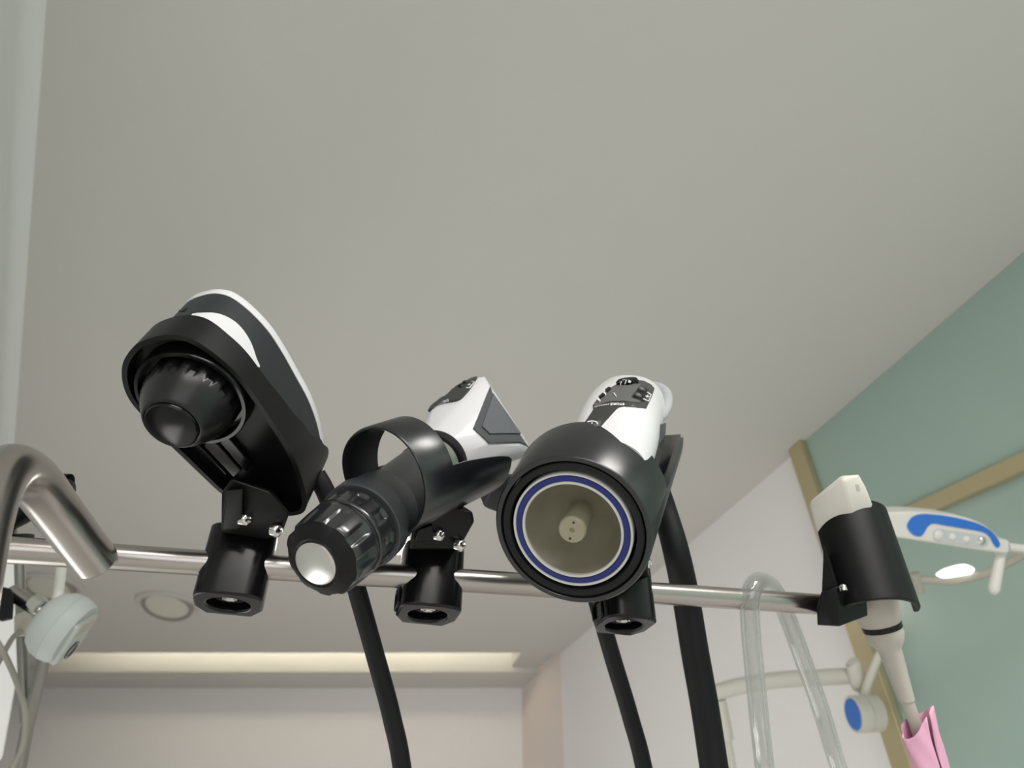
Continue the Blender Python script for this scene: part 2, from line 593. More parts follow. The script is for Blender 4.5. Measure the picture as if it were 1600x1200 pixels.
# flat ceiling lamp, mostly hidden behind the middle handpiece
q0, q1, q2, q3 = ceil_pt(505, 836), ceil_pt(638, 836), ceil_pt(639, 861), ceil_pt(502, 861)
lp = thing('ceiling_lamp', ceil_pt(535, 852), 'bright flat ceiling lamp almost wholly hidden behind the slim fluted handpiece', 'ceiling light')
bm = bmesh.new(); prism(bm, [p - UP * 0.004 for p in (q0, q1, q2, q3)], -UP * 0.006); link('diffuser', bm, 'panel_light', lp)
bm = bmesh.new()
mid = (q0 + q1 + q2 + q3) / 4
prism(bm, [mid + (p - mid) * 1.03 + UP * 0.001 for p in (q0, q1, q2, q3)], -UP * 0.008); link('frame', bm, 'downlight_rim', lp)

# ================================================================ THE RAIL
def rail_d(x):
    return 0.428 + (x - 100) / 1190.0 * 0.137
def rail_pt(x):
    t = (x - 100) / 1190.0
    return P(x, 865 + 80.0 * t, rail_d(x))
RA, RB = rail_pt(-40), rail_pt(1318)
RD = (RB - RA).normalized()
RA = RA - RD * 0.13
rail = thing('metal_rail', RA, 'brushed steel rail running across the picture carrying all the black holders', 'rail')
bm = bmesh.new()
tube(bm, [RA, RB], 0.0079, 40, smooth=1)
link('bar', bm, 'steel', rail, bevel=0.0008)
bm = bmesh.new()
arm = [(150, 878, .4225, 12.4), (116, 834, .405, 12.4), (83, 790, .388, 12.4), (58, 757, .372, 12.4), (36, 738, .357, 12.4), (12, 735, .340, 12.4), (-12, 762, .322, 12.4), (-36, 830, .30, 12.4), (-64, 960, .27, 12.4)]
tube(bm, [P(a, b, c) for a, b, c, _ in arm], [r / 1000 for *_, r in arm], 48, smooth=8)
link('bent_arm', bm, 'steel', rail, bevel=0.001)

# ================================================================ HOLDERS
def clamp_axes(c):
    ex = Vector((RD.x, RD.y, 0)).normalized()
    ey = Vector((-ex.y, ex.x, 0)).normalized()      # away from the camera
    return ex, ey, UP
def clamp(parent, xpx, top=0.020, bot=0.0265, w=0.0208, loop=False):
    """vertical black clamp body that the rail runs through; returns its frame"""
    t = (xpx - 100) / 1190.0
    c = rail_pt(xpx)
    ex, ey, ez = clamp_axes(c)
    sec = []
    for k in range(13):
        th = PI + PI * k / 12
        cc, ss = math.cos(th), math.sin(th)
        sec.append((w * math.copysign(abs(cc) ** 0.72, cc), -0.0095 - 0.0115 * abs(ss) ** 0.72))
    sec += [(w, 0.006), (w * 0.68, 0.0185), (-w * 0.68, 0.0185), (-w, 0.006)]
    bm = bmesh.new()
    def P3(x, y, z): return c + ex * x + ey * y + ez * z
    lo = [bm.verts.new(P3(x, y, -bot)) for x, y in sec]
    hi = [bm.verts.new(P3(x, y, top)) for x, y in sec]
    ring_faces(bm, lo, hi)
    bm.faces.new(hi)
    # bottom with a round recess
    NH = 64
    def on_sec(th):
        dx, dy = math.cos(th), math.sin(th); best = None
        for i in range(len(sec)):
            (ax_, ay), (bx, by) = sec[i - 1], sec[i]
            ex_, ey_ = bx - ax_, by - ay
            det = dx * -ey_ + ex_ * dy
            if abs(det) < 1e-12: continue
            t = (ax_ * -ey_ + ex_ * ay) / det
            u = (dx * ay - dy * ax_) / det
            if t > 0 and -1e-6 <= u <= 1 + 1e-6: best = t if best is None else max(best, t)
        return best
    hole = [(0.0130 * math.cos(2 * PI * k / NH), 0.0130 * math.sin(2 * PI * k / NH)) for k in range(NH)]
    h0 = [bm.verts.new(P3(x, y, -bot)) for x, y in hole]
    h1 = [bm.verts.new(P3(x, y, -bot + 0.008)) for x, y in hole]
    ring_faces(bm, h0, h1); bm.faces.new(h1)
    bm.edges.ensure_lookup_table()
    sl, sh = set(lo), set(h0)
    be = [e for e in bm.edges if (e.verts[0] in sl and e.verts[1] in sl) or (e.verts[0] in sh and e.verts[1] in sh)]
    bmesh.ops.triangle_fill(bm, use_beauty=True, edges=be)
    body = link('clamp_body', bm, 'black_gloss', parent, bevel=0.0016)
    bm = bmesh.new()
    lathe(bm, P3(0, -0.001, -bot + 0.0078), -ez, [(0, 0.0), (0, 0.0062), (0.003, 0.0062), (0.0042, 0.0052), (0.0042, 0.003), (0.003, 0.0026), (0.003, 0)], 6)
    link('nut', bm, 'chrome', body, bevel=0.0003)
    # hollow square loop on the left side of the lower jaw
    if not loop: return c, P3
    bm = bmesh.new()
    X = -w - 0.0004
    pts = [P3(X, -0.009, -bot + 0.003), P3(X, 0.003, -bot + 0.003), P3(X, 0.0055, -bot + 0.0055), P3(X, 0.0055, -bot + 0.0125), P3(X, 0.003, -bot + 0.0155), P3(X, -0.007, -bot + 0.0155), P3(X, -0.0098, -bot + 0.013), P3(X, -0.0105, -bot + 0.006)]
    cl = [Vector(q) for q in catmull([tuple(p) for p in pts], 5, True)]
    tube(bm, cl + [cl[0]], 0.0011, 10, cap=False, smooth=1)
    link('side_loop', bm, 'black_gloss', body)
    return c, P3

def screw(parent, o, a, r=0.0036):
    bm = bmesh.new()
    lathe(bm, o, a, [(-0.003, 0), (-0.003, r), (0.0006, r), (0.0018, r * 0.8), (0.0024, r * 0.5), (0.0012, r * 0.42), (0.0012, 0)], 20)
    return link('screw', bm, 'chrome', parent)

# ---------------------------------------------------------------- tray holder with the handpiece lying in it (left)
A1 = axis_from(300, 622, 0.60, 0.80, 45)            # from the knob towards the back of the handpiece
H1 = P(300, 622, 0.418)
S1_ = 0.418 / F
def t1(x, y, off=0.0):
    return on_plane(x, y, H1 + A1 * off, A1)
rim_px = [(242, 526), (270, 523), (300, 530), (335, 552), (372, 585), (400, 620), (428, 662), (451, 698), (467, 733), (477, 768), (479, 790), (470, 803),
          (440, 806), (395, 797), (351, 775), (315, 743), (288, 717), (258, 688), (221, 648), (203, 626), (193, 604), (190, 580), (195, 560), (213, 538)]
rim_px = catmull(rim_px, 4, True)
front = [t1(x, y) for x, y in rim_px]
cen = sum(front, Vector()) / len(front)
T0 = t1(220, 575); T1 = t1(475, 785)
LDIR = (T1 - T0); LLEN = LDIR.length; LDIR.normalize()
def along(p): return max(0.0, min(1.0, (p - T0).dot(LDIR) / LLEN))
def inset(pts, dist):
    out = []; n = len(pts)
    for i in range(n):
        t = (pts[(i + 1) % n] - pts[i - 1]).normalized()
        nrm = A1.cross(t).normalized()
        if nrm.dot(cen - pts[i]) < 0 and (cen - pts[i]).length > 0.02: nrm = -nrm
        out.append(pts[i] + nrm * dist)
    return out
def tray_h(p):
    t = along(p)
    kn = ((0.0, .0222), (0.18, .0200), (0.38, .0178), (0.6, .0215), (0.78, .0275), (0.9, .041), (1.0, .0500))
    for (a, ha), (b, hb) in zip(kn, kn[1:]):
        if t <= b:
            u = (t - a) / (b - a); u = u * u * (3 - 2 * u)
            return ha + (hb - ha) * u
    return kn[-1][1]
def lift_tray(pts):
    return [p + A1 * tray_h(p) for p in pts]
def lift(pts, h0, h1):
    return [p + A1 * (h0 + (h1 - h0) * along(p)) for p in pts]

holder1 = thing('tray_holder', rail_pt(372), 'black tray holder clamped on the rail furthest left, cradling the knobbed handpiece', 'holder')
clamp(holder1, 372)
bm = bmesh.new()
wall = 0.0032
outer_b = lift_tray(front)
inner_b = lift_tray(inset(front, wall))
inner_f = lift(inset(front, wall), 0.0, 0.0)
floor_b = lift(inset(front, wall), 0.0095, 0.0095)
rows = [[bm.verts.new(p) for p in r] for r in (outer_b, front, inner_f, floor_b)]
for a, b in zip(rows, rows[1:]): ring_faces(bm, a, b)
# floor with round opening for the knob
hole = []
e1a, e2a = basis(A1, LDIR)
Hc = H1 + A1 * 0.0095
for p in floor_b:
    v = p - Hc; th = math.atan2(v.dot(e2a), v.dot(e1a))
    hole.append(Hc + (e1a * math.cos(th) + e2a * math.sin(th)) * 0.0335)
hr = [bm.verts.new(p) for p in hole]
ring_faces(bm, rows[-1], hr)
hr2 = [bm.verts.new(p + A1 * 0.003) for p in hole]
ring_faces(bm, hr, hr2)
fl2 = [bm.verts.new(p + A1 * 0.003) for p in floor_b]
ring_faces(bm, hr2, fl2)
ib = [bm.verts.new(p) for p in inner_b]
ring_faces(bm, fl2, ib); ring_faces(bm, ib, rows[0])
link('tray', bm, 'black_plastic', holder1, sharp=40)
# ribbed plate between the knob and the bracket
for (xa, ya, xb, yb, wpx) in ((300, 690, 352, 742, 17), (327, 686, 374, 736, 17), (352, 682, 392, 728, 15)):
    bm = bmesh.new()
    d = Vector((xb - xa, yb - ya)).normalized(); s = Vector((d.y, -d.x)) * wpx / 2
    q = [t1(xa + s.x, ya + s.y, .0088), t1(xb + s.x, yb + s.y, .0088), t1(xb - s.x, yb - s.y, .0088), t1(xa - s.x, ya - s.y, .0088)]
    prism(bm, q, -A1 * 0.003)
    link('rib', bm, 'black_gloss', holder1, bevel=0.0006)
# pivot bracket between the tray and the clamp
c1, L1 = None, None
ex, ey, ez = clamp_axes(None)
c = rail_pt(372)
bm = bmesh.new()
hull(bm, [P(346, 832, .440), P(346, 770, .430), P(362, 748, .428), P(420, 768, .431), P(452, 803, .436), P(440, 836, .442), P(414, 842, .445),
          P(346, 820, .475), P(360, 750, .450), P(425, 765, .450), P(452, 800, .455), P(436, 836, .475)])
br = link('pivot_bracket', bm, 'black_plastic', holder1, bevel=0.0014)
bm = bmesh.new()
hull(bm, [P(347, 826, .434), P(353, 766, .4225), P(380, 764, .4225), P(378, 822, .434), P(372, 830, .436), P(352, 831, .436), P(347, 826, .442), P(353, 766, .43), P(380, 764, .43), P(378, 822, .442)])
link('side_plate', bm, 'black_plastic', br, bevel=0.0008)
sa = axis_from(384, 812, 0.75, -0.1, 125)
screw(br, P(384, 812, .4355), sa, 0.0042)
screw(br, P(433, 829, .4365), sa, 0.0042)

# the handpiece in the tray
hp1 = thing('handpiece', H1, 'black and white handpiece with large black knob lying in the left tray holder', 'handpiece')
b0 = inset(front, wall + 0.0012)
bm = bmesh.new()
ringsB = []
# heights towards the back: head, tail
levels = [(0.0135, 0.0135, 0.0), (0.030, 0.040, 0.0), (0.0572, 0.0480, 0.0002)]
for h0, h1, ins in levels:
    ringsB.append([bm.verts.new(p) for p in lift(inset(b0, ins), h0, h1)])
for a, b in zip(ringsB, ringsB[1:]): ring_faces(bm, a, b)
bm.faces.new(ringsB[0]); bm.faces.new(ringsB[-1])
body1 = link('housing', bm, 'charcoal_plastic', hp1, sharp=40)
bm = bmesh.new()
rr = []
for h0, h1, ins in ((0.0574, 0.0482, 0.002), (0.0574, 0.0482, -0.0002), (0.0625, 0.0535, -0.0004), (0.0650, 0.0560, 0.0010), (0.0670, 0.0580, 0.0044), (0.0680, 0.0590, 0.010)):
    rr.append([bm.verts.new(p) for p in lift(inset(b0, ins), h0, h1)])
for a, b in zip(rr, rr[1:]): ring_faces(bm, a, b)
bm.faces.new(rr[0]); bm.faces.new(rr[-1])
shell1 = link('back_shell', bm, 'white_plastic', hp1, sharp=50)
prop(shell1, 'glossy white back shell')
bv = bvh_of(body1)
bm = bmesh.new()
cres = catmull([(299, 494), (325, 489.5), (345, 492), (365, 502), (380, 517), (392, 537), (400, 560), (405, 572), (400, 572), (372, 549), (335, 522)], 4, True)
relief(bm, cres, bv, 0.0005, 0.43, 5)
prop(link('white_crescent', bm, 'white_plastic', hp1), 'white crescent inlay above the tray rim')
bm = bmesh.new()
ic = [(283 + 9 * math.cos(a) - 3 * math.sin(a), 477 + 3 * math.cos(a) + 9 * math.sin(a)) for a in [0.2 + 2 * PI * .82 * k / 20 for k in range(21)]]
relief(bm, stroke(ic, 2.0), bv, 0.0005, 0.43, 3)
link('thumb_button', bm, 'black_plastic', hp1)
# knob: base ring, scalloped cone, front disc
bm = bmesh.new()
lathe(bm, H1, -A1, [(-0.0125, 0.031), (-0.0095, 0.0332), (0.001, 0.0332), (0.0024, 0.0325), (0.0024, 0.0305), (-0.006, 0.0298), (-0.006, 0.022)], 96)
link('knob_seat', bm, 'black_gloss', hp1)
bm = bmesh.new()
kp = [(-0.006, 0.0), (-0.006, 0.0272), (-0.001, 0.0272), (0.001, 0.0271), (0.0028, 0.0270), (0.0046, 0.0267), (0.0062, 0.0263), (0.0066, 0.0262), (0.011, 0.0250), (0.017, 0.0221), (0.0225, 0.0189), (0.0245, 0.0175), (0.0256, 0.0165), (0.0256, 0.0158), (0.0245, 0.0155), (0.0245, 0.0)]
def scal(th, k):
    if k in (1, 2, 3, 4, 5, 6):
        f = max(0.0, math.cos(16 * th))
        lim = {1: 1, 2: 1, 3: 1, 4: .95, 5: .75, 6: .35}[k]
        return 1 - 0.10 * f ** 0.7 * lim
    return 1
lathe(bm, H1, -A1, kp, 144, mod=scal)
knob = link('knob', bm, 'knob_black', hp1, sharp=50)
bm = bmesh.new()
lathe(bm, H1, -A1, [(0.0240, 0.0), (0.0240, 0.0152), (0.0262, 0.0152), (0.0274, 0.0144), (0.0288, 0.0095), (0.0293, 0)], 64)
link('knob_cap', bm, 'black_gloss', knob)
bm = bmesh.new()
tube(bm, [P(494, 742, .490), P(512, 776, .490), P(538, 850, .494), P(560, 930, .50), P(588, 1030, .505), P(612, 1120, .505), P(632, 1230, .50), P(668, 1600, .46)],
     [.0066] * 8, 24)
link('cable', bm, 'black_rubber', hp1)

# ---------------------------------------------------------------- ring cradles
def cradle(parent, C, A, Rr, ring_len, trough_len, a0, a1, wall=0.0028, lipf=None, m='black_anodised', ramp=4.0, flare=0.0):
    """ring at the front, a trough (part of the same tube) running on behind it between the angles a0..a1"""
    e1, e2 = basis(A, CX)
    if e2.dot(CY) < 0: e2 = -e2
    N = 240
    bm = bmesh.new()
    def pt(th, t, r): return C + A * t + (e1 * math.cos(th) + e2 * math.sin(th)) * (r + flare * min(max(t, 0), ring_len))
    def tail(th):
        # length of tube at this angle (degrees)
        d = math.degrees(th) % 360
        lo, hi = a0 % 360, a0 % 360 + (a1 - a0)
        if d < lo: d += 360
        if lo <= d <= hi:
            e = min(d - lo, hi - d) / ramp
            k = max(0.0, min(1.0, e))
            return ring_len + (trough_len - ring_len) * (0.12 + 0.88 * k ** 0.8) - 0.003 * max(0, 1 - abs(e - 1) * 4)
        return ring_len
    rows = [[], [], [], [], [], []]
    for i in range(N):
        th = 2 * PI * i / N
        f = lipf(math.degrees(th)) if lipf else 0.0
        L = tail(th)
        rows[0].append(bm.verts.new(pt(th, f + 0.0012, Rr - wall)))
        rows[1].append(bm.verts.new(pt(th, f, Rr - wall + 0.0008)))
        rows[2].append(bm.verts.new(pt(th, f, Rr - 0.0008)))
        rows[3].append(bm.verts.new(pt(th, f + 0.0012, Rr)))
        rows[4].append(bm.verts.new(pt(th, L, Rr)))
        rows[5].append(bm.verts.new(pt(th, L, Rr - wall)))
    for k in range(6):
        ring_faces(bm, rows[k], rows[(k + 1) % 6])
    return link('ring_cradle', bm, m, parent, sharp=40)

# ring holder in the middle
holder2 = thing('ring_holder', rail_pt(672), 'black ring holder at mid rail with an open loop around the slim handpiece', 'holder', 'ring holders on the rail')
clamp(holder2, 672, loop=True)
A2 = axis_from(600, 752, 0.90, 0.36, 50)
C2 = P(600, 752, 0.440)
cradle(holder2, C2, A2, 0.0355, 0.026, 0.086, -170, 16, ramp=16, lipf=lambda d: -0.004 * math.exp(-((((d - 150) + 180) % 360 - 180) / 45.0) ** 2))
bm = bmesh.new()
hull(bm, [P(640, 858, .462), P(646, 815, .455), P(700, 790, .463), P(738, 800, .468), P(741, 815, .47), P(717, 858, .474),
          P(640, 856, .50), P(650, 812, .49), P(715, 785, .50), P(738, 800, .50), P(716, 856, .51)])
br2 = link('pivot_bracket', bm, 'black_plastic', holder2, bevel=0.0014)
bm = bmesh.new()
hull(bm, [P(648, 846, .4575), P(652, 828, .4535), P(676, 820, .4565), P(678, 846, .460), P(648, 846, .468), P(652, 828, .465), P(676, 820, .466), P(678, 846, .47)])
link('side_plate', bm, 'black_plastic', br2, bevel=0.0008)
sa2 = axis_from(686, 835, 0.8, -0.05, 125)
screw(br2, P(687, 836, .4620), sa2, 0.0042)
screw(br2, P(720, 852, .4690), sa2, 0.0042)

# slim handpiece through that ring
A3 = axis_from(497, 877, 0.765, 0.645, 45)
K0 = P(493, 881, 0.392)
hp2 = thing('handpiece', K0, 'slim handpiece with steel-tipped fluted black knob and white body in the open ring holder', 'handpiece')
def on_a3(t): return K0 + A3 * t
bm = bmesh.new()
lathe(bm, K0, A3, [(-0.0012, 0.0), (-0.0010, 0.0118), (-0.0003, 0.0128), (0.001, 0.0132), (0.004, 0.0132), (0.004, 0)], 64)
prop(link('steel_tip', bm, 'disc_metal', hp2), 'polished steel end disc')
bm = bmesh.new()
NF = 10
def flute(depths):
    def f(th, k):
        d = depths.get(k, 0.0)
        if not d: return 1
        c = math.cos(NF * th)
        s = max(0.0, min(1.0, (c + 0.25) / 0.75)); s = s * s * (3 - 2 * s)
        return 1 - d * s
    return f
pA = [(0.0006, 0.0), (0.0006, 0.0142), (0.0002, 0.0148), (0.0005, 0.0155), (0.0048, 0.0213), (0.0058, 0.0228), (0.0066, 0.0236), (0.0110, 0.0241), (0.0165, 0.0246), (0.0200, 0.0249), (0.0220, 0.0250), (0.0236, 0.0251), (0.0264, 0.0252), (0.0272, 0.0243), (0.0272, 0.0)]
lathe(bm, K0, A3, pA[5:], 200, mod=lambda th, k: flute({0: .03, 1: .055, 2: .06, 3: .06, 4: .055, 5: .02})(th, k))
knob2 = link('fluted_knob', bm, 'knob_gloss', hp2, sharp=60)
bm = bmesh.new()
lathe(bm, K0, A3, pA[:5] + [(0.00575, 0.0227), (0.0062, 0.0222), (0.0062, 0.0)], 200, mod=flute({5: .03, 6: .03}))
link('end_cap', bm, 'black_plastic', hp2, sharp=40)
bm = bmesh.new()
pB = [(0.0276, 0.0), (0.0276, 0.0247), (0.0282, 0.0254), (0.0300, 0.0255), (0.0312, 0.0255), (0.0326, 0.0256), (0.0390, 0.0257), (0.0402, 0.0257), (0.0414, 0.0257), (0.0428, 0.0256), (0.0434, 0.0247), (0.0434, 0)]
lathe(bm, K0, A3, pB, 200, mod=flute({4: .015, 5: .05, 6: .05, 7: .05, 8: .015}))
link('fluted_collar', bm, 'knob_gloss', hp2, sharp=60)
bm = bmesh.new()
lathe(bm, K0, A3, [(0.0434, 0), (0.0434, 0.0236), (0.0460, 0.0236), (0.0460, 0.0272), (0.0468, 0.0279), (0.0570, 0.0281), (0.0584, 0.0274), (0.0595, 0.0262), (0.0760, 0.0250), (0.0790, 0.0232), (0.0790, 0.0)], 96)
link('sleeve', bm, 'collar_grey', hp2, sharp=38)
bm = bmesh.new()
lathe(bm, K0, A3, [(0.0786, 0), (0.0786, 0.0224), (0.094, 0.0212), (0.158, 0.0205), (0.158, 0)], 72)
link('neck', bm, 'tube_grey', hp2)
bm = bmesh.new()
nk = on_a3(0.118)
lathe(bm, K0, A3, [(0.135, 0), (0.135, 0.0214), (0.156, 0.0214), (0.156, 0)], 72)
prop(link('steel_band', bm, 'chrome', hp2), 'bright steel band')
bm = bmesh.new()
lathe(bm, K0, A3, [(0.1535, 0.0), (0.1535, 0.0228), (0.1550, 0.0240), (0.1600, 0.0240), (0.162, 0.0228), (0.162, 0)], 72)
link('black_collar', bm, 'black_rubber', hp2)
bm = bmesh.new()
e1, e2 = basis(A3)
pts = [on_a3(0.1615) + (e1 * math.cos(2 * PI * k / 16) + e2 * math.sin(2 * PI * k / 16)) * 0.0218 for k in range(16)]
PK = P
def P(x, y, d): return PK(x, y, d * 1.09)
pts += [P(662, 660, .515), P(676, 634, .525), P(690, 624, .53), P(712, 606, .54), P(735, 594, .55), P(750, 589, .552), P(757, 587.5, .545), P(764, 603, .535),
        P(826, 694, .53), P(823, 713, .53), P(776, 711, .507), P(730, 699, .500), P(707, 672, .496), P(742, 615, .527),
        P(739, 670, .497), P(763, 693, .499), P(812, 694, .52),
        P(690, 650, .58), P(740, 600, .59), P(790, 640, .60), P(745, 690, .58), P(815, 700, .58)]
hull(bm, pts)
body2 = link('housing', bm, 'white_plastic', hp2, bevel=0.0035, seg=4)
P = PK
prop(body2, 'glossy white faceted body')
bv2 = bvh_of(body2)
bm = bmesh.new()
relief(bm, [(765, 605), (739, 670), (763, 693), (815, 693), (824, 699), (811, 680), (768, 614)], bv2, 0.0012, .56, 4)
grip = link('side_grip', bm, 'grip_dark', hp2)
bm = bmesh.new()
relief(bm, [(768.5, 617), (751, 668), (763, 679.5), (811, 679.5)], bv2, 0.0024, .56, 4)
link('grip_pad', bm, 'grip_grey', grip)
bm = bmesh.new()
pan2 = catmull([(669, 645), (673.5, 637), (679.5, 630), (685.5, 625.5), (696, 621), (705, 613), (708, 608), (720, 600), (727.5, 596), (739.5, 592), (746, 591), (742, 597), (735, 608.5), (725, 620), (718.5, 625.4), (711, 628), (697.5, 630), (688.5, 632.5), (679.5, 637), (673.5, 642)], 3, True)
relief(bm, pan2, bv2, 0.0018, .595, 3)
panel2 = link('control_panel', bm, 'panel_dark', hp2)
for x, y in ((713, 605), (721, 606), (728, 600)):
    l, n = cast(bv2, x, y, .595)
    bm = bmesh.new(); ball(bm, l + n * 0.0012, 0.0028, 0.0022, 0.0024)
    link('button', bm, 'black_gloss', panel2)
bv2b = bvh_of(body2, panel2)
bm = bmesh.new()
relief(bm, stroke([(737, 596), (741, 596), (733.5, 606), (728.5, 606)], 1.0), bv2b, .0003, .595, 2, 0)
relief(bm, stroke([(731, 602), (735, 600)], 0.9), bv2b, .0003, .595, 2, 0)
lettering(bm, 'STORZ', [(700.5, 624.2), (692, 627.5)], 2.6, bv2b, .0004, .595, 0.03)
lettering(bm, 'MEDICAL', [(691, 628), (684, 632), (678, 636.5)], 1.9, bv2b, .0004, .595)
link('printing', bm, 'white_print', panel2, weld=False)
bm = bmesh.new()
tube(bm, [P(830, 790, .565), P(880, 820, .60), P(915, 880, .605), P(935, 950, .60), P(958, 1030, .60), P(985, 1120, .60), P(1012, 1230, .59), P(1075, 1600, .54)], [.0072] * 8, 24)
link('cable', bm, 'black_rubber', hp2)
bm = bmesh.new()
hull(bm, [P(735, 740, .56), P(770, 760, .535), P(800, 740, .54), P(835, 780, .56), P(835, 812, .562), P(800, 808, .562), P(756, 792, .555), P(760, 750, .62), P(835, 790, .61), P(800, 808, .61)])
link('grip_base', bm, 'charcoal_plastic', hp2, bevel=.002)

# ring holder at right, filled by the wide handpiece
holder3 = thing('ring_holder', rail_pt(978), 'black ring holder towards the right whose ring is filled by the wide handpiece', 'holder', 'ring holders on the rail')
clamp(holder3, 969, top=0.030, w=0.0200, loop=True)
A4 = axis_from(893, 830, 0.45, 0.89, 29)
C4 = P(893, 830, 0.400)
R4 = 0.0451
cradle(holder3, C4, A4, R4, 0.0500, 0.168, -100, 12, ramp=5, wall=0.0040, flare=0.075)
bm = bmesh.new()
wa = [(1024, 682, .572), (1036, 680, .575), (1050, 680, .567), (1064, 679, .545)]
wb = [(1014, 772, .505), (1024, 774, .505), (1034, 773, .500), (1045, 768, .482)]
ra_, rb_ = [P(*v) for v in wa], [P(*v) for v in wb]
th_ = CZ * 0.003
fr = [[bm.verts.new(p) for p in ra_], [bm.verts.new(p) for p in rb_], [bm.verts.new(p + th_) for p in rb_], [bm.verts.new(p + th_) for p in ra_]]
for k in range(4): ring_faces(bm, fr[k], fr[(k + 1) % 4], closed=False)
for e_ in (0, 3): bm.faces.new([fr[k][e_] for k in range(4)])
link('trough_wall', bm, 'black_anodised', holder3)
bm = bmesh.new()
hull(bm, [P(945, 890, .485), P(1015, 890, .49), P(1010, 860, .48), P(960, 860, .475), P(945, 905, .53), P(1015, 905, .53), P(1010, 850, .505), P(960, 850, .505)])
br3 = link('pivot_bracket', bm, 'black_plastic', holder3, bevel=0.0014)
screw(br3, P(1012, 880, .492), axis_from(1012, 880, 1, 0, 95), 0.0038)

hp3 = thing('handpiece', C4, 'wide handpiece with blue-ringed round membrane and white body in the right ring holder', 'handpiece')
q = R4 / 0.0445
bm = bmesh.new()
lathe(bm, C4, A4, [(0.0035, 0.0362), (0.0005, 0.0366), (0.0, 0.0374), (0.0, 0.0400), (0.0006, 0.0407), (0.040, 0.0407), (0.044, 0.034), (0.044, 0.0), (0.03, 0), (0.03, 0.0362)], 96)
head = link('head_ring', bm, 'black_rubber', hp3)
def annulus(name, r0, r1, t0, t1_, m):
    bm = bmesh.new()
    lathe(bm, C4, A4, [(t0 + .0006, r0), (t0, r0 + .0004), (t0, r1 - .0004), (t0 + .0006, r1), (t1_, r1), (t1_, r0)], 96, closed_profile=True)
    return link(name, bm, m, hp3)
prop(annulus('outer_white_ring', 0.0330, 0.0346, 0.0006, 0.01, 'ring_white'), 'thin pale outer ring')
prop(annulus('blue_ring', 0.0294, 0.0329, 0.0010, 0.01, 'ring_blue'), 'dark blue ring')
prop(annulus('inner_white_ring', 0.0277, 0.0293, 0.0006, 0.01, 'ring_white'), 'thin pale inner ring')
bm = bmesh.new()
lathe(bm, C4, A4, [(0.003, 0.0276), (0.010, 0.0274), (0.020, 0.024), (0.026, 0.017), (0.028, 0.0)], 72)
prop(link('reflector_dish', bm, 'dish_beige', hp3), 'beige concave dish behind the membrane')
bm = bmesh.new()
lathe(bm, C4, A4, [(0.0025, 0.0), (0.0025, 0.0012), (0.0012, 0.0016), (0.0006, 0.0072), (0.0014, 0.0078), (0.0032, 0.0080), (0.0038, 0.0074), (0.028, 0.0070)], 48)
nub = link('source_coil', bm, 'nub_cream', hp3)
for ang in (100, 280):
    e1, e2 = basis(A4)
    pp = C4 + A4 * 0.0010 + (e1 * math.cos(R(ang)) + e2 * math.sin(R(ang))) * 0.0052
    bm = bmesh.new()
    lathe(bm, pp, A4, [(-0.0004, 0), (-0.0004, 0.0007), (0.001, 0.0007), (0.001, 0)], 12)
    link('pin_hole', bm, 'lens_dark', nub)
bm = bmesh.new()
lathe(bm, C4, A4, [(-0.0022, 0.0), (-0.0014, 0.014), (0.0016, 0.0277)], 72)
prop(link('membrane', bm, 'membrane', hp3), 'clear coupling membrane')
# white body rising behind the ring
path = [(946, 742, .425, 24.0), (953, 712, .440, 25.0), (962, 682, .458, 25.6), (972, 655, .488, 25.6), (981, 637, .520, 24.6), (986, 629, .540, 22.8), (989, 624, .552, 18.5), (990.5, 621.5, .559, 11.0), (991, 620.5, .561, 4.0)]
bm = bmesh.new()
cs = [P(a, b, c) for a, b, c, _ in path]
dat = catmull([tuple(p) + (r / 1000,) for p, (_, _, _, r) in zip(cs, path)], 5)
ax3 = (cs[-3] - cs[0]).normalized()
eA, eB = basis(ax3, CX)
rings = []
for q4 in dat:
    p = Vector(q4[:3]); r = q4[3]
    row = []
    for k in range(48):
        th = 2 * PI * k / 48
        cx_, sy_ = math.cos(th), math.sin(th)
        row.append(bm.verts.new(p + eA * (r * 1.06 * math.copysign(abs(cx_) ** 0.88, cx_)) + eB * (r * 0.96 * math.copysign(abs(sy_) ** 0.88, sy_))))
    rings.append(row)
for a, b in zip(rings, rings[1:]): ring_faces(bm, a, b)
bm.faces.new(rings[0]); bm.faces.new(rings[-1])
body3 = link('housing', bm, 'white_plastic', hp3, sharp=60)
prop(body3, 'glossy white body')
bv3 = bvh_of(body3)
pan3 = [(896, 688), (919, 654), (927.5, 641), (926.7, 634), (936.7, 622.5), (946, 612.5), (954, 607), (968, 599), (976.7, 595.4), (989, 594), (1006, 596), (1016.7, 601.7), (1022, 608), (1016.7, 623), (1009, 638.7), (997.5, 637.5), (975, 635.4), (968, 636.7), (964, 639), (951.7, 652.5), (938, 668), (928, 682), (922, 692), (893, 692)]
bm = bmesh.new()
relief(bm, pan3, bv3, 0.0006, .5, 4)
panel3 = link('control_panel', bm, 'panel_dark', hp3)
bm = bmesh.new()
relief(bm, [(929, 632), (938, 621.5), (948, 612.5), (957, 607), (968, 602), (980, 605), (992, 601), (1001, 603), (985, 622.5), (1001, 629), (996, 631), (975, 628.5), (955, 629), (940, 633), (930, 638)], bv3, 0.0011, .5, 4)
link('key_field', bm, 'panel_grey', panel3)
bv3b = bvh_of(body3, panel3)
bm = bmesh.new()
relief(bm, [(986, 623), (999.5, 606), (1008, 606), (1013, 611), (1006, 628), (994, 625)], bv3b, .0004, .5, 3)
keyp = link('rocker_recess', bm, 'black_plastic', panel3)
